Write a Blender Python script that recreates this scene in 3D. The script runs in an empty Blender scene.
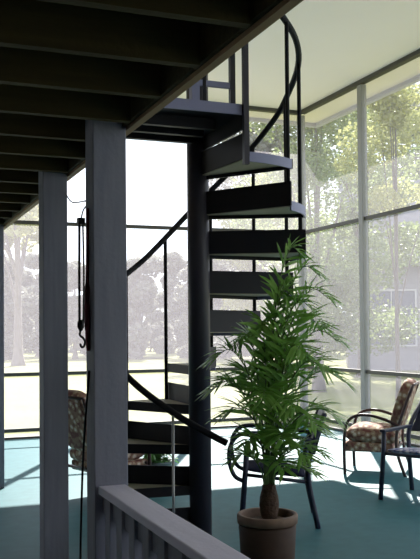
import bpy, bmesh, math, random
from mathutils import Vector, Matrix, Quaternion
random.seed(7)
SC = bpy.context.scene
COL = SC.collection
R = math.radians
YAW = R(21.8)
CY, SY = math.cos(YAW), math.sin(YAW)

# ------------------------------------------------------------------ materials
def mat(name, col, rough=0.6, metal=0.0, spec=0.5, noise=None, bump=None, trans=0.0, sheen=0.0):
    """noise=(scale, second colour, contrast, stretch xyz)   bump=(scale, strength)"""
    m = bpy.data.materials.new(name); m.use_nodes = True
    nt = m.node_tree; N = nt.nodes; L = nt.links
    b = N['Principled BSDF']
    b.inputs['Base Color'].default_value = (*col, 1)
    b.inputs['Roughness'].default_value = rough
    b.inputs['Metallic'].default_value = metal
    b.inputs['Specular IOR Level'].default_value = spec
    if sheen:
        b.inputs['Sheen Weight'].default_value = sheen
        b.inputs['Sheen Roughness'].default_value = 0.4
    tc = N.new('ShaderNodeTexCoord')
    if noise:
        sc, c2, con, st = noise
        mp = N.new('ShaderNodeMapping'); mp.inputs['Scale'].default_value = st
        L.new(tc.outputs['Object'], mp.inputs['Vector'])
        n = N.new('ShaderNodeTexNoise'); n.inputs['Scale'].default_value = sc; n.inputs['Detail'].default_value = 5
        L.new(mp.outputs[0], n.inputs['Vector'])
        r = N.new('ShaderNodeValToRGB')
        r.color_ramp.elements[0].position = 0.5 - con; r.color_ramp.elements[1].position = 0.5 + con
        r.color_ramp.elements[0].color = (*col, 1); r.color_ramp.elements[1].color = (*c2, 1)
        L.new(n.outputs['Fac'], r.inputs[0]); L.new(r.outputs[0], b.inputs['Base Color'])
        m['ramp'] = 1
    if bump:
        n2 = N.new('ShaderNodeTexNoise'); n2.inputs['Scale'].default_value = bump[0]; n2.inputs['Detail'].default_value = 4
        L.new(tc.outputs['Object'], n2.inputs['Vector'])
        bp = N.new('ShaderNodeBump'); bp.inputs['Strength'].default_value = bump[1]; bp.inputs['Distance'].default_value = 0.02
        L.new(n2.outputs['Fac'], bp.inputs['Height']); L.new(bp.outputs[0], b.inputs['Normal'])
    if trans:
        t = N.new('ShaderNodeBsdfTranslucent')
        if noise: L.new(r.outputs[0], t.inputs[0])
        else: t.inputs[0].default_value = (*col, 1)
        mx = N.new('ShaderNodeMixShader'); mx.inputs[0].default_value = trans
        L.new(b.outputs[0], mx.inputs[1]); L.new(t.outputs[0], mx.inputs[2])
        L.new(mx.outputs[0], N['Material Output'].inputs['Surface'])
    return m

def screen_mat(cover, col):
    """fine insect mesh: most light passes, the threads glow when the sun is behind them"""
    m = bpy.data.materials.new('insect screen'); m.use_nodes = True
    nt = m.node_tree; N = nt.nodes; L = nt.links
    for n in list(N):
        if n.type == 'BSDF_PRINCIPLED': N.remove(n)
    tr = N.new('ShaderNodeBsdfTransparent')
    tl = N.new('ShaderNodeBsdfTranslucent'); tl.inputs[0].default_value = (*col, 1)
    df = N.new('ShaderNodeBsdfDiffuse'); df.inputs[0].default_value = (*col, 1)
    a = N.new('ShaderNodeMixShader'); a.inputs[0].default_value = 0.35
    L.new(tl.outputs[0], a.inputs[1]); L.new(df.outputs[0], a.inputs[2])
    tc = N.new('ShaderNodeTexCoord')
    no = N.new('ShaderNodeTexNoise'); no.inputs['Scale'].default_value = 14; no.inputs['Detail'].default_value = 6
    L.new(tc.outputs['Object'], no.inputs['Vector'])
    mr = N.new('ShaderNodeMapRange')
    mr.inputs['From Min'].default_value = 0.3; mr.inputs['From Max'].default_value = 0.7
    mr.inputs['To Min'].default_value = cover - 0.015; mr.inputs['To Max'].default_value = cover + 0.015
    L.new(no.outputs['Fac'], mr.inputs['Value'])
    b = N.new('ShaderNodeMixShader')
    L.new(mr.outputs[0], b.inputs[0]); L.new(tr.outputs[0], b.inputs[1]); L.new(a.outputs[0], b.inputs[2])
    L.new(b.outputs[0], N['Material Output'].inputs['Surface'])
    return m

def floral_mat(name, base, blot, pale, scale):
    m = bpy.data.materials.new(name); m.use_nodes = True
    nt = m.node_tree; N = nt.nodes; L = nt.links
    b = N['Principled BSDF']; b.inputs['Roughness'].default_value = 0.85
    tc = N.new('ShaderNodeTexCoord')
    v = N.new('ShaderNodeTexVoronoi'); v.inputs['Scale'].default_value = scale
    n = N.new('ShaderNodeTexNoise'); n.inputs['Scale'].default_value = scale * 1.3; n.inputs['Detail'].default_value = 3
    L.new(tc.outputs['Object'], v.inputs['Vector']); L.new(tc.outputs['Object'], n.inputs['Vector'])
    r1 = N.new('ShaderNodeValToRGB'); r1.color_ramp.interpolation = 'CONSTANT'
    e = r1.color_ramp.elements; e[0].position = 0; e[0].color = (*pale, 1); e[1].position = 0.30; e[1].color = (*blot, 1)
    k = e.new(0.5); k.color = (*base, 1)
    L.new(v.outputs['Distance'], r1.inputs[0])
    r2 = N.new('ShaderNodeValToRGB'); r2.color_ramp.elements[0].position = 0.42; r2.color_ramp.elements[1].position = 0.55
    r2.color_ramp.elements[0].color = (*base, 1); r2.color_ramp.elements[1].color = (*blot, 1)
    L.new(n.outputs['Fac'], r2.inputs[0])
    mx = N.new('ShaderNodeMix'); mx.data_type = 'RGBA'; mx.inputs[0].default_value = 0.4
    L.new(r1.outputs[0], mx.inputs[6]); L.new(r2.outputs[0], mx.inputs[7])
    L.new(mx.outputs[2], b.inputs['Base Color'])
    return m

M = {}
M['carpet'] = mat('teal carpet', (0.010, 0.098, 0.122), 0.9, spec=0.0, noise=(9, (0.020, 0.124, 0.150), 0.22, (1, 1, 1)), bump=(260, 0.25))
def fibre_gloss(m, fac, rough):
    nt = m.node_tree; N = nt.nodes; L = nt.links
    g = N.new('ShaderNodeBsdfGlossy'); g.inputs['Roughness'].default_value = rough; g.inputs['Color'].default_value = (1, 1, 1, 1)
    mx = N.new('ShaderNodeMixShader'); mx.inputs[0].default_value = fac
    L.new(N['Principled BSDF'].outputs[0], mx.inputs[1]); L.new(g.outputs[0], mx.inputs[2])
    L.new(mx.outputs[0], N['Material Output'].inputs['Surface'])
fibre_gloss(M['carpet'], 0.074, 0.48)
M['ceiling'] = mat('cream ceiling paint', (0.95, 0.86, 0.88), 0.8, spec=0.2, noise=(1.5, (0.93, 0.84, 0.86), 0.3, (1, 1, 1)))
M['gutter'] = mat('pale lilac gutter metal', (0.50, 0.48, 0.62), 0.4)
M['alum'] = mat('grey painted aluminium', (0.30, 0.29, 0.29), 0.5, noise=(6, (0.25, 0.25, 0.25), 0.3, (1, 1, 0.2)))
M['frame_backlit'] = mat('backlit dark aluminium', (0.06, 0.053, 0.045), 0.55)  # backlit darkness of the frame bars is put into the colour
M['screen'] = screen_mat(0.22, (0.75, 0.70, 0.79))
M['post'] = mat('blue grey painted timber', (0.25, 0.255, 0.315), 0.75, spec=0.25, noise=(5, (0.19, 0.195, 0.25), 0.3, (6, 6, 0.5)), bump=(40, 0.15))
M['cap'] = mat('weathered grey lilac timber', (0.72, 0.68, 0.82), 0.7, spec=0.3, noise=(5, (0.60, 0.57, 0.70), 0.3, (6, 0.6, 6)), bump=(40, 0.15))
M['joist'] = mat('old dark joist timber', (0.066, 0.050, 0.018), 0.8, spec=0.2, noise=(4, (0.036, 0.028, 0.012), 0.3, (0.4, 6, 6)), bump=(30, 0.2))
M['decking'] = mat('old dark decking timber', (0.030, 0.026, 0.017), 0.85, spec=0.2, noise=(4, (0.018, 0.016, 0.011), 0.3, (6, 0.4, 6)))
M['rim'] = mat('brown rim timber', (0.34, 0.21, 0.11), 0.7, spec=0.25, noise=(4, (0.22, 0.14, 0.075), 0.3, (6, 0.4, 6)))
M['steel'] = mat('near black blue painted steel', (0.009, 0.009, 0.015), 0.6, spec=0.2, noise=(7, (0.014, 0.014, 0.018), 0.3, (1, 1, 1)))
M['pole'] = mat('dark violet grey painted steel', (0.026, 0.024, 0.044), 0.45, spec=0.35, noise=(5, (0.036, 0.034, 0.045), 0.3, (1, 1, 0.3)))
M['landing'] = mat('blue violet painted steel', (0.20, 0.21, 0.36), 0.5)
M['tread'] = mat('sandy grey timber', (0.50, 0.46, 0.36), 0.8, noise=(6, (0.40, 0.37, 0.28), 0.3, (1, 1, 1)))
M['navy'] = mat('navy painted metal', (0.010, 0.014, 0.040), 0.55)
M['navycloth'] = mat('navy sling cloth', (0.010, 0.012, 0.030), 0.95, spec=0.05)
M['brownmetal'] = mat('dark red brown tube', (0.050, 0.020, 0.020), 0.35)
M['floral'] = floral_mat('brown floral cloth', (0.17, 0.055, 0.05), (0.42, 0.30, 0.20), (0.85, 0.78, 0.70), 17)
M['floralblue'] = floral_mat('blue white patterned cloth', (0.10, 0.12, 0.28), (0.55, 0.52, 0.62), (0.75, 0.75, 0.8), 26)
M['pot'] = mat('brown glazed clay', (0.040, 0.023, 0.017), 0.6, spec=0.2, noise=(8, (0.065, 0.039, 0.027), 0.3, (1, 1, 2)))
M['potrim'] = mat('worn tan clay', (0.24, 0.15, 0.105), 0.7, noise=(12, (0.13, 0.08, 0.055), 0.2, (1, 1, 1)))
M['greypot'] = mat('grey blue clay', (0.10, 0.13, 0.14), 0.7)
M['soil'] = mat('bark soil', (0.045, 0.022, 0.013), 0.95, noise=(40, (0.10, 0.05, 0.03), 0.2, (1, 1, 1)), bump=(60, 0.8))
M['trunk'] = mat('dark fibrous trunk', (0.045, 0.024, 0.016), 0.9, noise=(14, (0.09, 0.05, 0.03), 0.2, (1, 1, 3)), bump=(50, 0.7))
M['palm'] = mat('palm green', (0.085, 0.25, 0.035), 0.38, spec=0.6, noise=(7, (0.30, 0.52, 0.11), 0.3, (1, 1, 1)), trans=0.4)
M['stem'] = mat('palm stem green', (0.10, 0.17, 0.05), 0.5)
M['leafplant'] = mat('house plant green', (0.05, 0.17, 0.03), 0.45, noise=(12, (0.12, 0.28, 0.06), 0.3, (1, 1, 1)), trans=0.35)
M['rubber'] = mat('black cord', (0.008, 0.008, 0.010), 0.6)
M['maroon'] = mat('dark maroon cord', (0.12, 0.012, 0.03), 0.7, bump=(120, 0.6))
M['wire'] = mat('grey wire', (0.08, 0.08, 0.08), 0.4)
M['chrome'] = mat('worn steel', (0.35, 0.35, 0.36), 0.35, metal=0.8)
M['grass'] = mat('lawn', (0.15, 0.165, 0.06), 0.9, spec=0.05, noise=(0.5, (0.235, 0.23, 0.11), 0.25, (1, 1, 1)), bump=(5, 0.6))
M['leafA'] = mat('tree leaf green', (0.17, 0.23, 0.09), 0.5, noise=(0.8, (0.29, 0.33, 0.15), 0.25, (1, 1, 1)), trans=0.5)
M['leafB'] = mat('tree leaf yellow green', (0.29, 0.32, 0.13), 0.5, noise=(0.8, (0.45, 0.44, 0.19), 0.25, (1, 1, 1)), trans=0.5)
M['leafC'] = mat('tree leaf hazed grey green', (0.17, 0.175, 0.155), 0.6, noise=(0.8, (0.22, 0.225, 0.18), 0.25, (1, 1, 1)), trans=0.35)  # haze before the far trees is put into the leaf colour
M['bark'] = mat('grey bark', (0.17, 0.145, 0.14), 0.9, noise=(6, (0.10, 0.085, 0.08), 0.25, (1, 1, 0.3)), bump=(14, 0.6))
M['siding'] = mat('lilac grey siding', (0.27, 0.26, 0.30), 0.8)
M['shingle'] = mat('grey shingle', (0.17, 0.165, 0.18), 0.9, noise=(3, (0.22, 0.21, 0.23), 0.25, (1, 1, 1)))
M['whitetrim'] = mat('white trim', (0.46, 0.45, 0.50), 0.6)
M['glass'] = mat('dim window glass', (0.11, 0.12, 0.17), 0.15, spec=0.6)
M['wall'] = mat('house wall paint', (0.66, 0.62, 0.60), 0.8, noise=(2, (0.62, 0.58, 0.56), 0.3, (1, 1, 1)))

# ------------------------------------------------------------------ builders
class MB:
    def __init__(s): s.v = []; s.f = []; s.sm = []
    def add(s, v, f, smooth=False):
        o = len(s.v); s.v += [tuple(p) for p in v]
        s.f += [tuple(i + o for i in q) for q in f]; s.sm += [smooth] * len(f); return s
    def box(s, x0, x1, y0, y1, z0, z1, mtx=None):
        v = [Vector(p) for p in ((x0,y0,z0),(x1,y0,z0),(x1,y1,z0),(x0,y1,z0),(x0,y0,z1),(x1,y0,z1),(x1,y1,z1),(x0,y1,z1))]
        if mtx: v = [mtx @ p for p in v]
        return s.add(v, [(0,3,2,1),(4,5,6,7),(0,1,5,4),(1,2,6,5),(2,3,7,6),(3,0,4,7)])
    def tube(s, pts, r, n=8, close=False):
        pts = [Vector(p) for p in pts]; rs = r if isinstance(r, (list, tuple)) else [r] * len(pts)
        v = []; f = []; up = None
        for i, p in enumerate(pts):
            a = pts[max(i-1, 0)]; b = pts[min(i+1, len(pts)-1)]
            t = (b - a).normalized()
            if up is None:
                up = Vector((0,0,1)) if abs(t.z) < 0.9 else Vector((1,0,0))
            x = (up - t * up.dot(t)).normalized(); y = t.cross(x); up = x
            for k in range(n):
                an = 2*math.pi*k/n
                v.append(p + (x*math.cos(an) + y*math.sin(an)) * rs[i])
        m = len(pts)
        for i in range(m-1):
            for k in range(n):
                f.append((i*n+k, i*n+(k+1)%n, (i+1)*n+(k+1)%n, (i+1)*n+k))
        f.append(tuple(range(n-1, -1, -1))); f.append(tuple((m-1)*n+k for k in range(n)))
        return s.add(v, f, True)
    def lathe(s, prof, n=32, c=(0,0), cap=True):
        v = []; f = []
        for r, z in prof:
            for k in range(n):
                a = 2*math.pi*k/n; v.append((c[0]+r*math.cos(a), c[1]+r*math.sin(a), z))
        for i in range(len(prof)-1):
            for k in range(n):
                f.append((i*n+k, i*n+(k+1)%n, (i+1)*n+(k+1)%n, (i+1)*n+k))
        if cap:
            f.append(tuple(range(n-1, -1, -1))); f.append(tuple((len(prof)-1)*n+k for k in range(n)))
        return s.add(v, f, True)
    def prism(s, poly, z0, z1):
        n = len(poly)
        v = [(p[0], p[1], z0) for p in poly] + [(p[0], p[1], z1) for p in poly]
        f = [tuple(range(n-1, -1, -1)), tuple(range(n, 2*n))]
        f += [(i, (i+1)%n, n+(i+1)%n, n+i) for i in range(n)]
        return s.add(v, f)
    def build(s, name, m, parent=None, bevel=0.0, label=None, sub=0):
        me = bpy.data.meshes.new(name); me.from_pydata(s.v, [], s.f); me.update()
        me.materials.append(m)
        me.polygons.foreach_set('use_smooth', s.sm)
        o = bpy.data.objects.new(name, me); COL.objects.link(o)
        if parent: o.parent = parent
        if bevel:
            b = o.modifiers.new('bevel', 'BEVEL'); b.width = bevel; b.segments = 2; b.limit_method = 'ANGLE'
        if sub:
            d = o.modifiers.new('sub', 'SUBSURF'); d.levels = sub; d.render_levels = sub
        if label: o['label'] = label
        return o

def tag(o, label, cat, group=None):
    o['label'] = label; o['category'] = cat
    if group: o['group'] = group
    return o
def thing(name, label, cat, loc=(0,0,0), rz=0.0, group=None):
    o = bpy.data.objects.new(name, None); COL.objects.link(o)
    o.empty_display_size = 0.2; o.location = loc; o.rotation_euler = (0, 0, rz)
    return tag(o, label, cat, group)
def struct(o):
    o['kind'] = 'structure'; return o
def spline(pts, k=6):
    """Catmull-Rom through pts"""
    P = [Vector(p) for p in pts]; P = [2*P[0]-P[1]] + P + [2*P[-1]-P[-2]]
    out = []
    for i in range(1, len(P)-2):
        a, b, c, d = P[i-1:i+3]
        for j in range(k):
            t = j/k
            out.append(0.5*((2*b)+(c-a)*t+(2*a-5*b+4*c-d)*t*t+(3*b-a-3*c+d)*t**3))
    out.append(P[-2]); return out
def cushion(m, x0, x1, y0, y1, z0, z1, mtx=None, puff=0.02, n=6, rnd=0.03):
    """soft pad: rounded edges and a domed top and bottom"""
    vs = []; fs = []
    def ss(t): return 1 - abs(2*t-1)**4
    for side in (0, 1):
        for i in range(n+1):
            for j in range(n+1):
                u, w = i/n, j/n
                x = x0+(x1-x0)*u; y = y0+(y1-y0)*w
                d = puff*ss(u)*ss(w)
                edge = rnd if (i in (0, n) or j in (0, n)) else 0
                z = (z1 + d - edge) if side else (z0 - d*0.4 + edge)
                p = Vector((x, y, z)); vs.append(mtx @ p if mtx else p)
    K = (n+1)*(n+1)
    idx = lambda s_, i, j: s_*K + i*(n+1) + j
    for i in range(n):
        for j in range(n):
            fs.append((idx(1,i,j), idx(1,i+1,j), idx(1,i+1,j+1), idx(1,i,j+1)))
            fs.append((idx(0,i,j), idx(0,i,j+1), idx(0,i+1,j+1), idx(0,i+1,j)))
    for i in range(n):
        fs.append((idx(0,i,0), idx(0,i+1,0), idx(1,i+1,0), idx(1,i,0)))
        fs.append((idx(0,i+1,n), idx(0,i,n), idx(1,i,n), idx(1,i+1,n)))
        fs.append((idx(0,0,i+1), idx(0,0,i), idx(1,0,i), idx(1,0,i+1)))
        fs.append((idx(0,n,i), idx(0,n,i+1), idx(1,n,i+1), idx(1,n,i)))
    m.add(vs, fs, True)

# ------------------------------------------------------------------ setting
XL, XR, YN, YF, ZC = -3.3, 6.43, -3.2, 12.07, 5.0     # left wall, right screen wall, wall behind, back screen wall, ceiling
struct(MB().box(XL-.1, XR+.15, YN-.1, YF+.15, -.12, 0).build('floor', M['carpet']))
struct(MB().box(XL-.6, XR+.6, YN-.6, YF+.6, ZC, ZC+.14).build('ceiling', M['ceiling']))
struct(MB().box(XL-.1, XL, YN, YF+.05, 0, ZC).build('wall_left', M['wall']))
struct(MB().box(XL, XR, YN-.1, YN, 0, ZC).build('wall_rear', M['wall']))
tn = [0]; wn = [0]
def trim(mb, m, bev=0.0):
    tn[0] += 1
    return struct(mb.build('trim_%d' % tn[0], m, bevel=bev))
# gutters along the two visible eaves
trim(MB().box(XL-.6, XR+.66, YF+.6, YF+.68, ZC-.06, ZC+.14), M['gutter'])
trim(MB().box(XR+.6, XR+.68, YN-.6, YF+.6, ZC-.06, ZC+.14), M['gutter'])
RZ = (3.04, 0.90, 0.12)
# back screen wall
bx = [XR, 4.77, 3.10, 1.44, -.22, -1.88, XL]
for i, x in enumerate(bx[1:-1]):
    trim(MB().box(x-.045, x+.045, YF-.03, YF+.03, 0, ZC-.07), M['alum'], .004)
trim(MB().box(XR-.05, XR+.05, YF-.05, YF+.05, 0, ZC-.07), M['alum'], .004)      # corner post
trim(MB().box(XL, XR, YF-.045, YF+.045, ZC-.055, ZC), M['frame_backlit'])
for z in RZ:
    trim(MB().box(XL, XR-.05, YF-.02, YF+.02, z-.025, z+.025), M['frame_backlit'])
trim(MB().box(XL, XR-.05, YF-.035, YF+.035, 0, .03), M['frame_backlit'])
# right screen wall
ry = [YF, 10.25, 8.43, 6.61, 4.79, 2.97, 1.15, -.67, YN]
for y in ry[1:-1]:
    trim(MB().box(XR-.045, XR+.045, y-.055, y+.055, 0, ZC-.07), M['alum'], .004)
trim(MB().box(XR-.045, XR+.045, YN, YF-.05, ZC-.055, ZC), M['frame_backlit'])
for z in RZ:
    trim(MB().box(XR-.02, XR+.02, YN, YF-.05, z-.025, z+.025), M['frame_backlit'])
trim(MB().box(XR-.035, XR+.035, YN, YF-.05, 0, .03), M['frame_backlit'])
def pane(v):
    wn[0] += 1
    return struct(MB().add(v, [(0, 1, 2, 3)]).build('window_%d' % wn[0], M['screen']))
bands = ((.03, .90), (.90, 3.04), (3.04, ZC-.07))
for a, b in zip(bx[1:], bx[:-1]):
    for z0, z1 in bands:
        pane([(a, YF, z0), (b, YF, z0), (b, YF, z1), (a, YF, z1)])
for a, b in zip(ry[1:], ry[:-1]):
    for z0, z1 in bands:
        pane([(XR, a, z0), (XR, b, z0), (XR, b, z1), (XR, a, z1)])

# ------------------------------------------------------------------ deck overhead, posts, railing
DX = 1.20
deck = thing('wooden_deck', 'dark timber deck overhead with rows of joists, seen from underneath', 'deck', (-1, 4.5, 2.52))
def at(o, mb, name, m, **k):            # part given in world coordinates
    ob = mb.build(name, m, o, **k)
    ob.matrix_parent_inverse = (Matrix.Translation(o.location) @ Matrix.Rotation(o.rotation_euler[2], 4, 'Z')).inverted()
    return ob
y = 3.05 - 0.468*9
while y < 11.4:
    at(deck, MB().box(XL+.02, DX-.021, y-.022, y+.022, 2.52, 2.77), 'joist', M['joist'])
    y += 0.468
at(deck, MB().box(DX+.001, DX+.038, -1.4, 11.5, 2.512, 2.77), 'rim_board', M['rim'], label='brown rim board along the open edge of the deck')
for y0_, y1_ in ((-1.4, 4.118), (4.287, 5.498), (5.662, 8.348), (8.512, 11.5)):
    at(deck, MB().box(DX-.02, DX, y0_, y1_, 2.53, 2.77), 'rim_shade_strip', M['joist'])  # added dark strip, stands in for shade on the rim's inner face
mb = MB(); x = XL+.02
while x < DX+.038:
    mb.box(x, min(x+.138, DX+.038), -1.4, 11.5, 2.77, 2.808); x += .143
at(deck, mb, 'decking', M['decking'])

def wpost(x1, y0, w, d, label):
    o = MB().box(x1-w, x1, y0, y0+d, 0, 2.768).build('wooden_post', M['post'], bevel=.006)
    tag(o, label, 'post', 'timber posts carrying the deck')
wpost(DX, 4.12, .172, .165, 'wide blue-grey timber post nearest the viewer, where the railing starts')
wpost(DX, 5.50, .160, .160, 'narrower blue-grey timber post left of the hanging black cord')
wpost(DX, 8.35, .160, .160, 'dark timber post cut off by the left edge of the picture')

rail = thing('porch_railing', 'blue-grey timber railing running from the wide post towards the viewer', 'railing', (1.11, 2.2, 0))
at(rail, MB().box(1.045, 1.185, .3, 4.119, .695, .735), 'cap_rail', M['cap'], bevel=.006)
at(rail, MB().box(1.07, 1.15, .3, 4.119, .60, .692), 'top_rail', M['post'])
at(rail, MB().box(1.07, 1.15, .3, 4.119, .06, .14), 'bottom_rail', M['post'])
y = 3.98
while y > .3:
    at(rail, MB().box(1.055, 1.145, y-.045, y+.045, .0, .694), 'baluster', M['post'])
    y -= .20
# ------------------------------------------------------------------ spiral staircase
PX, PY = 2.084, 5.413
stair = thing('spiral_staircase', 'dark steel spiral staircase with wedge treads winding up to the deck', 'staircase', (PX, PY, 0), -YAW)
def pol(r, a): return (r*math.cos(R(a)), r*math.sin(R(a)))
MB().lathe([(.075, 0), (.075, 3.95)], 28).build('pole', M['pole'], stair)
MB().lathe([(.13, 0), (.13, .012), (.08, .02)], 28).build('base_plate', M['pole'], stair)
RISE, STEP, RO = .267, 29.0, .73
RAILPTS = [(-66,3.72),(-50,3.60),(-42,3.53),(-20,3.42),(0,3.31),(23,3.17),(38,3.03),(64,2.77),(90,2.48),(124,2.06),(152,1.83),(180,1.62),(207,1.41),(234,1.19),(258,1.00),(275,.88),(284,.82)]
def railz(a):
    for (a0, z0), (a1, z1) in zip(RAILPTS, RAILPTS[1:]):
        if a0 <= a <= a1: return z0 + (z1-z0)*(a-a0)/(a1-a0)
    return RAILPTS[0][1] if a < 0 else RAILPTS[-1][1]
def wedge(a0, a1, r0, r1, n=6):
    return [pol(r0, a0), pol(r0, a1)][::-1][::-1] and [pol(r0, a1), pol(r0, a0)] + [pol(r1, a0+(a1-a0)*k/n) for k in range(n+1)]
def blade(a, z0, z1, r0, r1, t=.012):
    c, s_ = math.cos(R(a)), math.sin(R(a)); nx, ny = -s_*t/2, c*t/2
    p = [(r0*c-nx, r0*s_-ny), (r1*c-nx, r1*s_-ny), (r1*c+nx, r1*s_+ny), (r0*c+nx, r0*s_+ny)]
    return MB().prism(p, z0, z1)
for n in range(1, 11):
    z = RISE*n - .087; a0 = 52 - STEP*(n-6); a1 = a0 + STEP + 1.5
    t = MB().prism(wedge(a0+.6, a1-.6, .066, RO-.012), z-.035, z-.002).build('tread', M['tread'], stair)
    blade(a0, z-.03, z+.125, .066, RO).build('riser', M['steel'], t, label='dark steel upright board along the back of the tread')
    blade(a1, z-.06, z+.004, .066, RO).build('lip', M['steel'], t, label='dark steel lip along the tread edge')
    mb = MB(); out = [pol(RO, a0+(a1-a0)*k/8) for k in range(9)]; inn = [pol(RO-.012, a0+(a1-a0)*k/8) for k in range(9)]
    mb.prism(out + inn[::-1], z-.06, z); mb.build('end_band', M['landing'], t, label='blue-grey curved band closing the tread end')
    if n < 10:
        x, y_ = pol(RO-.035, a0+2); zt = railz(a0+2)
        MB().tube([(x, y_, z-.02), (x, y_, zt-.012)], .0135, 8).build('baluster', M['steel'], stair)
x, y_ = pol(RO, 258)
MB().tube([(x, y_, 0), (x, y_, railz(258)-.01)], .008, 8).build('baluster', M['chrome'], stair, label='thin pale rod under the lower end of the handrail')
pts = spline([(*pol(RO-.035, a), z) for a, z in RAILPTS], 5)
MB().tube(pts, .021, 10).build('handrail', M['steel'], stair)
# landing between stair and deck (world axis aligned)
def W(mb, name, m, **k): return at(stair, mb, name, m, **k)
lp = W(MB().box(DX+.042, 2.115, 4.70, 5.47, 2.815, 2.865), 'landing', M['steel'])
def sub(mb, name, m, par, **k):
    o = mb.build(name, m, par, **k)
    o.matrix_parent_inverse = lp_inv; return o
lp_inv = (Matrix.Translation(stair.location) @ Matrix.Rotation(stair.rotation_euler[2], 4, 'Z') ).inverted()
lp_inv = Matrix.Identity(4)
sub(MB().box(DX+.042, 2.125, 4.685, 4.70, 2.805, 2.868), 'fascia', M['landing'], lp, label='pale blue-violet edge strip of the landing')
sub(MB().box(2.10, 2.115, 4.70, 5.36, 2.72, 2.815), 'skirt', M['steel'], lp)
for yy in (4.9, 5.1, 5.3):
    sub(MB().box(DX+.042, 2.0, yy-.02, yy+.02, 2.75, 2.815), 'bearer', M['steel'], lp)
for (px_, py_, w, z0, z1, mm) in ((1.80, 4.72, .05, 2.865, 3.75, 'landing'), (1.86, 4.72, .022, 2.865, 3.75, 'steel'), (2.045, 4.72, .032, 2.865, 3.75, 'pole')):
    W(MB().box(px_-w/2, px_+w/2, py_-w/2, py_+w/2, z0, z1), 'guard_post', M[mm])
W(MB().box(2.095, 2.128, 4.655, 4.686, 2.50, 3.95), 'newel', M['pole'])
W(MB().box(1.82, 2.06, 4.71, 4.73, 2.965, 3.0), 'guard_rail', M['landing'])
W(MB().box(DX+.05, 2.06, 4.70, 4.74, 3.75, 3.79), 'guard_rail', M['steel'])

# ------------------------------------------------------------------ hanging cords between the posts
hang = thing('bungee_cord', 'black double hanging cord with a hook, between the two timber posts', 'cord', (1.01, 4.42, 2.03))
hx, hy = 1.022, 4.36
at(hang, MB().box(hx-.018, hx+.018, hy-.02, hy+.02, 2.055, 2.09), 'clip', M['rubber'])
at(hang, MB().tube(spline([(hx-.008, hy, 2.07), (hx-.010, hy, 1.8), (hx-.010, hy, 1.54)]), .007), 'strap', M['rubber'])
at(hang, MB().tube(spline([(hx+.010, hy, 2.07), (hx+.014, hy, 1.8), (hx+.010, hy, 1.54)]), .005), 'strap', M['rubber'])
at(hang, MB().tube(spline([(hx, hy, 2.08), (hx+.012, hy, 2.13), (hx+.03, hy-.02, 2.16)]), .004), 'loop', M['wire'])
at(hang, MB().lathe([(.008, 1.50), (.018, 1.52), (.018, 1.545), (.010, 1.56)], 12, (hx-.004, hy)), 'ferrule', M['rubber'])
at(hang, MB().tube(spline([(hx-.004, hy, 1.51), (hx-.008, hy, 1.48), (hx+.008, hy, 1.465), (hx+.018, hy, 1.445), (hx+.012, hy, 1.42), (hx, hy, 1.418), (hx-.008, hy, 1.435)]), .006), 'hook', M['rubber'])
rp = MB().tube(spline([(1.020, 4.20, 2.12), (1.018, 4.20, 1.9), (1.015, 4.20, 1.72), (1.014, 4.20, 1.62), (1.015, 4.20, 1.5), (1.020, 4.20, 1.40)]), [.007]*6+[.009]*6+[.013]*6+[.015]*6+[.012]*6+[.007]).build('rope', M['maroon'])
tag(rp, 'dark maroon rope bunched against the shaded side of the wide post', 'rope')
cl = MB().tube(spline([(1.19, 5.503, 2.40), (1.12, 5.0, 2.27), (1.032, 4.282, 2.17)]), .004, 6).build('wire', M['wire'])
tag(cl, 'thin slack wire strung between the wide post and the narrower post', 'wire')
o = MB().tube(spline([(1.0235, 4.2, 1.30), (1.008, 4.27, .9), (1.0, 4.31, .4), (.997, 4.32, .006)]), .006, 6).build('cord', M['rubber'])
tag(o, 'thin black cord trailing from the shaded side of the wide post down to the carpet', 'cord')

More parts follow.
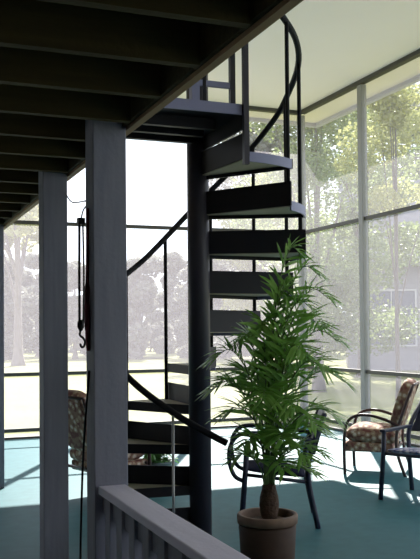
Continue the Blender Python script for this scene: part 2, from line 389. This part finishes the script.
# ------------------------------------------------------------------ potted palm
PAX, PAY = 2.21, 4.63
palm = thing('potted_palm', 'tall leafy palm in a brown clay pot in front of the staircase', 'potted plant', (PAX, PAY, 0), -YAW)
pot = MB().lathe([(.150, 0), (.155, .01), (.172, .33), (.160, .345), (.150, .33), (.14, .30)], 36)
pot = pot.build('pot', M['pot'], palm)
MB().lathe([(.163, .345), (.180, .347), (.183, .39), (.178, .40), (.160, .40), (.156, .39), (.154, .345)], 36, cap=False).build('pot_rim', M['potrim'], pot, label='worn tan rim of the pot')
sb = MB()
sb.lathe([(.153, .345), (.12, .362), (.06, .37), (.001, .372)], 24).build('soil', M['soil'], pot)
CXo = .012
MB().lathe([(.035, .34), (.052, .40), (.060, .45), (.055, .50), (.044, .54), (.040, .57), (.020, .58)], 20, (CXo, 0)).build('trunk', M['trunk'], palm, label='dark swollen fibrous trunk base')
def frond(tip, wid=.2, n=15, start=.30, seed=0, arch=.5):
    rnd = random.Random(seed)
    tip = Vector(tip); base = Vector((CXo+rnd.uniform(-.03, .03), rnd.uniform(-.03, .03), .575))
    h = tip - base; hor = Vector((h.x, h.y, 0)); hl = hor.length; up = h.z
    # rises steeply, then arches over towards the tip
    apex = up + hl*.30*arch
    c1 = base + hor*.10 + Vector((0, 0, apex*.42))
    c2 = base + hor*.34 + Vector((0, 0, apex*.80))
    c3 = base + hor*.68 + Vector((0, 0, apex*1.0))
    rach = spline([base, c1, c2, c3, tip], 9)
    st = MB().tube(rach, [.0068*(1-.72*i/(len(rach)-1)) for i in range(len(rach))], 5)
    lf = MB(); L = len(rach)-1
    flat = Vector((math.cos(seed*2.4), math.sin(seed*2.4), 0))
    for k in range(n):
        t = start + (1-start)*(k+.3)/n
        i = min(int(t*L), L-1); u = t*L-i
        p = rach[i].lerp(rach[i+1], u)
        d = (rach[min(i+1, L)]-rach[max(i-1, 0)]).normalized()
        side = d.cross(Vector((0,0,1)))
        side = side.normalized() if side.length > .35 else (flat - d*flat.dot(d)).normalized()
        nrm = side.cross(d).normalized()
        prof = max(.35, math.sin(math.pi*min(1, .25+.68*(t-start)/(1-start))))**.6
        for sg in (-1, 1):
            ln = wid*prof*rnd.uniform(.8, 1.2); w = .0115*rnd.uniform(.75, 1.25)
            fw = rnd.uniform(.55, 1.0) + .8*max(0, t-.85)/.15
            dr = (side*sg + d*fw + nrm*rnd.uniform(-.05, .55)).normalized()
            wv = dr.cross(nrm).normalized()
            g = Vector((0, 0, -1))
            q = [p, p+dr*ln*.3+nrm*.004, p+dr*ln*.68+g*.07*ln, p+dr*ln+g*.17*ln]
            wd = [w*.35, w, w*.8, w*.05]
            vs = []
            for a, b in zip(q, wd): vs += [a-wv*b, a+nrm*b*.35, a+wv*b]
            fs = []
            for j in range(3):
                fs += [(3*j, 3*j+1, 3*j+4, 3*j+3), (3*j+1, 3*j+2, 3*j+5, 3*j+4)]
            lf.add(vs, fs, True)
    f_ = lf.build('frond', M['palm'], palm)
    st.build('stalk', M['stem'], f_)
tips = [((.23,.05,1.95),.20),((.33,-.02,1.82),.20),((.40,.05,1.68),.22),((.10,.1,1.72),.20),((.27,-.10,1.62),.22),
        ((.45,0,1.42),.24),((.47,-.08,1.18),.24),((.42,-.1,.97),.23),((.33,-.16,.76),.2),((-.31,-.02,1.33),.25),((-.33,-.06,1.14),.24),
        ((-.14,.05,1.44),.22),((-.26,-.12,.99),.23),((-.03,-.1,1.52),.22),((-.13,-.18,.84),.19),((.14,-.34,1.05),.24),((-.04,-.32,1.10),.24),
        ((.20,-.24,1.36),.24),((.38,.24,1.5),.22),((.08,-.28,.86),.20),((.26,-.28,.96),.22),((-.16,.25,1.2),.22),((.22,.3,1.2),.22),
        ((.33,-.2,1.26),.24),((.28,.14,.9),.20),((.16,-.05,1.70),.20),((.05,.15,1.35),.22),((.29,-.1,.64),.19),((-.19,-.1,.74),.19),((.08,-.30,.70),.18),((.22,-.24,.76),.20),((.36,.02,.86),.21)]
for i, (tp, wd) in enumerate(tips):
    frond(tp, wid=wd, seed=i+3, n=17 if tp[2] > 1.1 else 13, start=.34 if tp[2] > 1.5 else .40)

# ------------------------------------------------------------------ low bushy plant behind the stairs
bp = thing('potted_plant', 'low bushy green plant in a grey pot on the floor behind the staircase', 'potted plant', (2.60, 7.95, 0))
gp = MB().lathe([(.12, 0), (.15, .20), (.165, .205), (.165, .23), (.145, .23), (.14, .21)], 24).build('pot', M['greypot'], bp)
MB().lathe([(.14, .205), (.001, .215)], 20).build('soil', M['soil'], gp)
lf = MB(); stm = MB(); rnd = random.Random(5)
for k in range(34):
    a = rnd.uniform(0, 6.28); r = rnd.uniform(.05, .30); h = .30 + rnd.uniform(.0, .22) - r*.25
    top = Vector((r*math.cos(a), r*math.sin(a), h))
    path = spline([(0.02*math.cos(a), .02*math.sin(a), .2), (top.x*.4, top.y*.4, h*.85), top], 4)
    stm.tube(path, .004, 5)
    for p in path[3:]:
        for q in range(2):
            d = Vector((rnd.uniform(-1, 1), rnd.uniform(-1, 1), rnd.uniform(-.4, .6))).normalized()
            wv = d.cross(Vector((0,0,1))).normalized(); ln = rnd.uniform(.07, .12); w = ln*.24
            lf.add([p, p+d*ln*.5-wv*w, p+d*ln-Vector((0,0,.02)), p+d*ln*.5+wv*w], [(0,1,2,3)], True)
fo = lf.build('foliage', M['leafplant'], bp); stm.build('stems', M['stem'], fo)

# ------------------------------------------------------------------ chairs; local +y is the way the chair faces
def tilt(y0, z0, ang): return Matrix.Translation((0, y0, z0)) @ Matrix.Rotation(ang, 4, 'X')
def make_armchair(label, loc, rz):
    t = thing('armchair', label, 'armchair', loc, rz, 'brown floral patio armchairs')
    W2 = .285
    for s in (-1, 1):
        X = s*W2
        arm = [(X, .27, 0), (X, .275, .20), (X, .27, .40), (X, .235, .54), (X, .14, .605), (X, .0, .61), (X, -.16, .565), (X, -.30, .50)]
        MB().tube(spline(arm, 5), .0165, 10).build('arm', M['brownmetal'], t)
        MB().tube(spline([(X*.97, -.34, 0), (X*.97, -.27, .22), (X*.97, -.26, .42), (X*.97, -.33, .66), (X*.97, -.43, .92)], 5), .0165, 10).build('back_leg', M['brownmetal'], t)
    MB().tube([(-W2, .25, .30), (W2, .25, .30)], .014, 8).build('seat_rail', M['brownmetal'], t)
    MB().tube([(-W2, -.25, .27), (W2, -.25, .27)], .014, 8).build('seat_rail', M['brownmetal'], t)
    MB().tube([(-W2*.97, -.43, .92), (W2*.97, -.43, .92)], .014, 8).build('top_rail', M['brownmetal'], t)
    mb = MB(); cushion(mb, -.265, .265, -.24, .30, .31, .47, tilt(0, 0, R(3)), .03)
    mb.build('seat_cushion', M['floral'], t, sub=1)
    mb = MB(); mb.box(-.26, .26, -.22, .285, .23, .325); mb.build('seat_box', M['floral'], t, bevel=.02)
    mb = MB(); cushion(mb, -.255, .255, -.07, .07, 0, .50, tilt(-.225, .45, R(17)), .05, rnd=.05)
    mb.build('back_cushion', M['floral'], t, sub=1)
    return t
def camdir(fx, fd):                        # rotation so that local +y looks along (right, away) of the view axes
    x = fx*CY + fd*SY; y = -fx*SY + fd*CY
    return math.atan2(y, x) - math.pi/2
make_armchair('brown floral cushioned armchair with curved arms by the right screen wall', (4.95, 7.72, 0), camdir(-.94, .33))
make_armchair('brown floral armchair half hidden between the two timber posts at left', (2.01, 7.60, 0), camdir(.75, .66))

def make_patio(label, loc, rz, loop, pad, lean=.37):
    t = thing('patio_chair', label, 'chair', loc, rz, 'navy metal patio chairs')
    W2 = .265
    for s in (-1, 1):
        X = s*W2
        MB().tube([(X*1.06, .27, 0), (X, .235, .42), (X, .225, .585)], [.021]*3, 10).build('leg', M['navy'], t)
        MB().tube(spline([(X*1.04, -.31, 0), (X, -.24, .38), (X, -.27, .60), (X*.96, -lean, .86)], 5), .021, 10).build('leg', M['navy'], t)
        if loop:
            MB().tube(spline([(X, -.27, .66), (X, -.05, .70), (X, .16, .715), (X, .28, .70), (X, .345, .62), (X, .355, .50), (X, .315, .39), (X, .235, .345)], 5), .0165, 10).build('arm', M['navy'], t)
        else:
            mb = MB(); mb.box(X-.028, X+.028, -.27, .255, .585, .61); mb.build('arm', M['navy'], t, bevel=.008)
    for (y, z) in ((.235, .40), (-.235, .345)):
        MB().tube([(-W2, y, z), (W2, y, z)], .014, 8).build('seat_rail', M['navy'], t)
    for s in (-1, 1):
        MB().tube([(s*W2, .235, .40), (s*W2, -.235, .345)], .014, 8).build('seat_rail', M['navy'], t)
    mb = MB(); cushion(mb, -.25, .25, -.225, .245, .0, .045, tilt(0, .383, R(6.5)), .012, rnd=.015)
    mb.build('seat', M[pad], t, sub=1, label='blue and white patterned seat pad' if pad == 'floralblue' else None)
    mb = MB()
    mb.add([(-W2, -.27, .55), (W2, -.27, .55), (W2, -.295, .55), (-W2, -.295, .55), (-W2*.96, .01-lean, .86), (W2*.96, .01-lean, .86), (W2*.96, -.015-lean, .86), (-W2*.96, -.015-lean, .86)],
           [(0,1,2,3),(4,7,6,5),(0,4,5,1),(1,5,6,2),(2,6,7,3),(3,7,4,0)])
    mb.build('backrest', M['navy'], t, bevel=.006)
    return t
# right: near front foot at (4.16, 6.41), looking along (-.885, -.466)
fx, fy = -.885, -.466
rz = math.atan2(fy, fx) - math.pi/2
q = Matrix.Rotation(rz, 3, 'Z') @ Vector((.281, .27, 0))
q2 = Matrix.Rotation(rz, 3, 'Z') @ Vector((-.281, .27, 0))
qq = q if (q.x*-.466 + q.y*.885) > 0 else q2
make_patio('navy metal chair with a blue and white seat in the lower right corner', (4.16-qq.x, 6.41-qq.y, 0), rz, False, 'floralblue', .56)
make_patio('navy metal chair with looped arms standing behind the potted palm', (2.97, 6.06, 0), camdir(-1, .06), True, 'navycloth')

# ------------------------------------------------------------------ outdoors
g = MB(); n = 24
for i in range(n):
    for j in range(n): pass
GX0, GX1, GY0, GY1 = -70, 95, -25, 130
vs = []; fs = []
for i in range(n+1):
    for j in range(n+1):
        x = GX0+(GX1-GX0)*i/n; y = GY0+(GY1-GY0)*j/n
        vs.append((x, y, -.14 + .10*math.sin(x*.21)*math.cos(y*.17)*(1 if y > 20 else 0)))
for i in range(n):
    for j in range(n): fs.append((i*(n+1)+j, (i+1)*(n+1)+j, (i+1)*(n+1)+j+1, i*(n+1)+j+1))
lawn = MB().add(vs, fs, True).build('lawn', M['grass']); struct(lawn)

def leafmesh(name, clumps, per, size, seed):
    rnd = random.Random(seed); mb = MB()
    for (cx, cy, cz, rx, ry_, rz_) in clumps:
        for k in range(per):
            while True:
                a = Vector((rnd.uniform(-1,1), rnd.uniform(-1,1), rnd.uniform(-1,1)))
                if .35 < a.length < 1: break
            p = Vector((cx+a.x*rx, cy+a.y*ry_, cz+a.z*rz_))
            d = Vector((rnd.uniform(-1,1), rnd.uniform(-1,1), rnd.uniform(-.8,.4))).normalized()
            w = d.cross(Vector((rnd.uniform(-1,1), rnd.uniform(-1,1), rnd.uniform(-1,1)))).normalized()
            l = size*rnd.uniform(.6, 1.4); ww = l*.36
            mb.add([p-d*l*.5, p+w*ww-d*l*.05, p+d*l*.5, p-w*ww-d*l*.05], [(0,1,2,3)], True)
    return mb
def tree(label, x, y, h, crown, nclump, per, size, m, seed, trunk_r=.2, low=.3, lean=0, group='trees on the lawn outside', name='tree'):
    rnd = random.Random(seed)
    t = thing(name, label, 'tree', (x, y, -.14), 0, group)
    cl = []
    for k in range(nclump):
        a = rnd.uniform(0, 6.28); r = crown*math.sqrt(rnd.uniform(0, 1))*.75
        z = h*rnd.uniform(low, .93); f = .6+.6*math.sin(math.pi*min(1, (z/h-low)/(1-low)+.12))
        cr = crown*rnd.uniform(.26, .42)
        cl.append((r*f*math.cos(a)+lean*z/h, r*f*math.sin(a), z, cr, cr, cr*.75))
    leafmesh('foliage', cl, per, size, seed).build('foliage', m, t)
    path = spline([(0,0,-.1), (.1*lean, .05, h*.25), (.5*lean, 0, h*.55), (.8*lean, 0, h*.85)], 6)
    rr = [trunk_r*(1.7 if i == 0 else 1.25 if i == 1 else 1-.75*i/(len(path)-1)) for i in range(len(path))]
    MB().tube(path, rr, 9).build('trunk', M['bark'], t)
    for k, c in enumerate(cl[:6]):
        p0 = path[len(path)//3 + k % 5]
        MB().tube(spline([p0, (p0+Vector(c[:3]))*.5 + Vector((0,0,.2)), c[:3]], 4), [trunk_r*.3]*4+[trunk_r*.2]*4+[trunk_r*.08], 6).build('branch', M['bark'], t)
    return t
def cam(px, D):
    X = (px-210)/850*D
    return X*CY+D*SY, -X*SY+D*CY
TREES = [
 # label, px, D, height, crown, clumps, per, leaf, mat, trunk, low
 ('bright leafy tree just beyond the far corner post', 318, 23, 9.4, 2.2, 44, 620, .095, 'leafA', .13, .12),
 ('slim yellow-leaved tree outside, right of the grey screen post', 398, 18.5, 7.3, 1.4, 18, 420, .09, 'leafB', .06, .6),
 ('tall loose green tree outside, left of the neighbouring house', 362, 29, 10.8, 2.6, 44, 520, .12, 'leafA', .15, .12),
 ('green tree outside behind the right edge of the staircase', 262, 34, 8.2, 2.2, 32, 480, .12, 'leafB', .14, .12),
 ('tall trunked tree on the lawn behind the far left screen', 18, 39, 9.6, 2.7, 15, 260, .26, 'leafB', .24, .62),
 ('dark leafy tree rising behind the neighbouring house', 425, 46, 15.5, 4.6, 40, 330, .32, 'leafC', .25, .3),
 ('broad leafy tree far behind the corner post', 266, 40, 12.0, 3.0, 46, 330, .24, 'leafC', .2, .1),
]
for i, (lb, px, D, h, cr, ncl, per, sz, mm, tr, lo) in enumerate(TREES):
    x, y = cam(px, D); tree(lb, x, y, h, cr, ncl, per, sz, M[mm], 20+i, tr, lo)
FAR = [(-70, 48, 6.2, 'at the far left end'), (38, 58, 7.0, 'left of the narrower timber post'), (5, 50, 6.0, 'just left of the tall lawn trunk'), (75, 51, 5.8, 'seen between the two timber posts'),
       (108, 59, 6.8, 'behind the wide timber post'), (140, 50, 5.9, 'just right of the wide timber post'), (172, 59, 7.2, 'just left of the staircase pole'),
       (208, 50, 6.2, 'behind the staircase pole'), (236, 60, 7.4, 'right of the staircase pole'), (262, 47, 6.8, 'behind the palm'), (318, 57, 9.0, 'behind the corner post')]
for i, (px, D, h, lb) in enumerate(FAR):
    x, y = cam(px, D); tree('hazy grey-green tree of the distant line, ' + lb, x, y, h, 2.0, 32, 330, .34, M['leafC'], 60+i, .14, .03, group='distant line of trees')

hedge = thing('hedge', 'long hazy grey-green hedge closing off the far end of the lawn', 'hedge', (*cam(150, 66), -.14), -YAW)
rnd = random.Random(99)
cl = [(-30 + 1.5*k + rnd.uniform(-.5, .5), rnd.uniform(-.8, .8), rnd.uniform(.5, 3.6), 1.7, 1.2, 1.3) for k in range(46)] + [(-30 + 1.5*k, 0, .9, 1.5, 1.1, 1.2) for k in range(46)]
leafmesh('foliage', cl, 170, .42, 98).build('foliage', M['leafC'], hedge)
sm_ = MB()
for k in range(23): sm_.tube(spline([(-30+3*k, 0, 0), (-29.8+3*k, .1, 1.2), (-30.1+3*k, 0, 2.6)], 3), .07, 6)
sm_.build('stems', M['bark'], hedge)

# neighbouring house, right
hx_, hy_ = cam(440, 33)
house = thing('house', 'hazy grey neighbouring house with a white-framed window, far right outside', 'house', (hx_, hy_, -.14), -YAW - R(8))
hw, hd, hh = 7.0, 7.0, 4.3
mb = MB()
mb.box(-hw/2, 9, 0, hd, 0, hh)
for k in range(21): mb.box(-hw/2-.02, 9.02, -.02, 0, k*.2, k*.2+.17)
mb.build('wall', M['siding'], house)
mb = MB(); mb.add([(-hw/2-.3, -.5, hh-.1), (9.3, -.5, hh-.1), (9.3, hd/2, hh+3.8), (-hw/2-.3, hd/2, hh+3.8), (-hw/2-.3, hd+.5, hh-.1), (9.3, hd+.5, hh-.1),
    (-hw/2-.3, -.5, hh-.25), (9.3, -.5, hh-.25), (9.3, hd/2, hh+3.65), (-hw/2-.3, hd/2, hh+3.65), (-hw/2-.3, hd+.5, hh-.25), (9.3, hd+.5, hh-.25)],
    [(0,1,2,3),(3,2,5,4),(7,6,9,8),(9,10,11,8),(0,6,7,1),(4,5,11,10),(0,3,9,6),(3,4,10,9),(1,7,8,2),(2,8,11,5)])
mb.build('roof', M['shingle'], house)
fr = MB(); x0, x1, z0, z1 = -2.75, -.95, 1.0, 3.1
fr.box(x0-.07, x0, -.07, -.02, z0-.07, z1+.07); fr.box(x1, x1+.07, -.07, -.02, z0-.07, z1+.07)
fr.box(x0, x1, -.07, -.02, z0-.07, z0); fr.box(x0, x1, -.07, -.02, z1, z1+.07)
for k in (1, 2): fr.box(x0, x1, -.055, -.02, z0+(z1-z0)*k/3-.02, z0+(z1-z0)*k/3+.02)
fr.box((x0+x1)/2-.02, (x0+x1)/2+.02, -.055, -.02, z0, z1)
fw_ = fr.build('window_frame', M['whitetrim'], house)
MB().box(x0, x1, -.035, -.02, z0, z1).build('window_pane', M['glass'], fw_)

# ------------------------------------------------------------------ light, sky, camera
sun = bpy.data.lights.new('sun', 'SUN'); sun.energy = 17.0; sun.angle = R(.6); sun.color = (1.0, .97, .90)
so = bpy.data.objects.new('sun', sun); COL.objects.link(so)
sd = Vector((.53, 1.0, math.tan(R(39.5))*math.hypot(.53, 1.0)))
so.rotation_euler = sd.to_track_quat('Z', 'Y').to_euler(); so.location = sd*20
w = bpy.data.worlds.new('sky'); SC.world = w; w.use_nodes = True
bg = w.node_tree.nodes['Background']; bg.inputs[0].default_value = (.80, .89, 1.0, 1); bg.inputs[1].default_value = 2.2

cd = bpy.data.cameras.new('camera'); co = bpy.data.objects.new('camera', cd); COL.objects.link(co)
cd.sensor_fit = 'HORIZONTAL'; cd.sensor_width = 36; cd.lens = 36*850/420
PITCH, ROLL = R(1.4), R(-.5)
cd.shift_y = (50.5 - math.tan(PITCH)*850)/420
f = Vector((SY*math.cos(PITCH), CY*math.cos(PITCH), math.sin(PITCH)))
qt = f.to_track_quat('-Z', 'Y')
co.rotation_mode = 'QUATERNION'
co.rotation_quaternion = qt @ Quaternion((0, 0, 1), ROLL)
co.location = (0, 0, 1.5); cd.clip_end = 400
SC.camera = co
vs_ = SC.view_settings
SC.display_settings.display_device = 'sRGB'
vs_.view_transform = 'Standard'; vs_.look = 'None'; vs_.gamma = 1; vs_.use_curve_mapping = False; vs_.exposure = 0.0
SC.cycles.max_bounces = 10; SC.cycles.transparent_max_bounces = 24
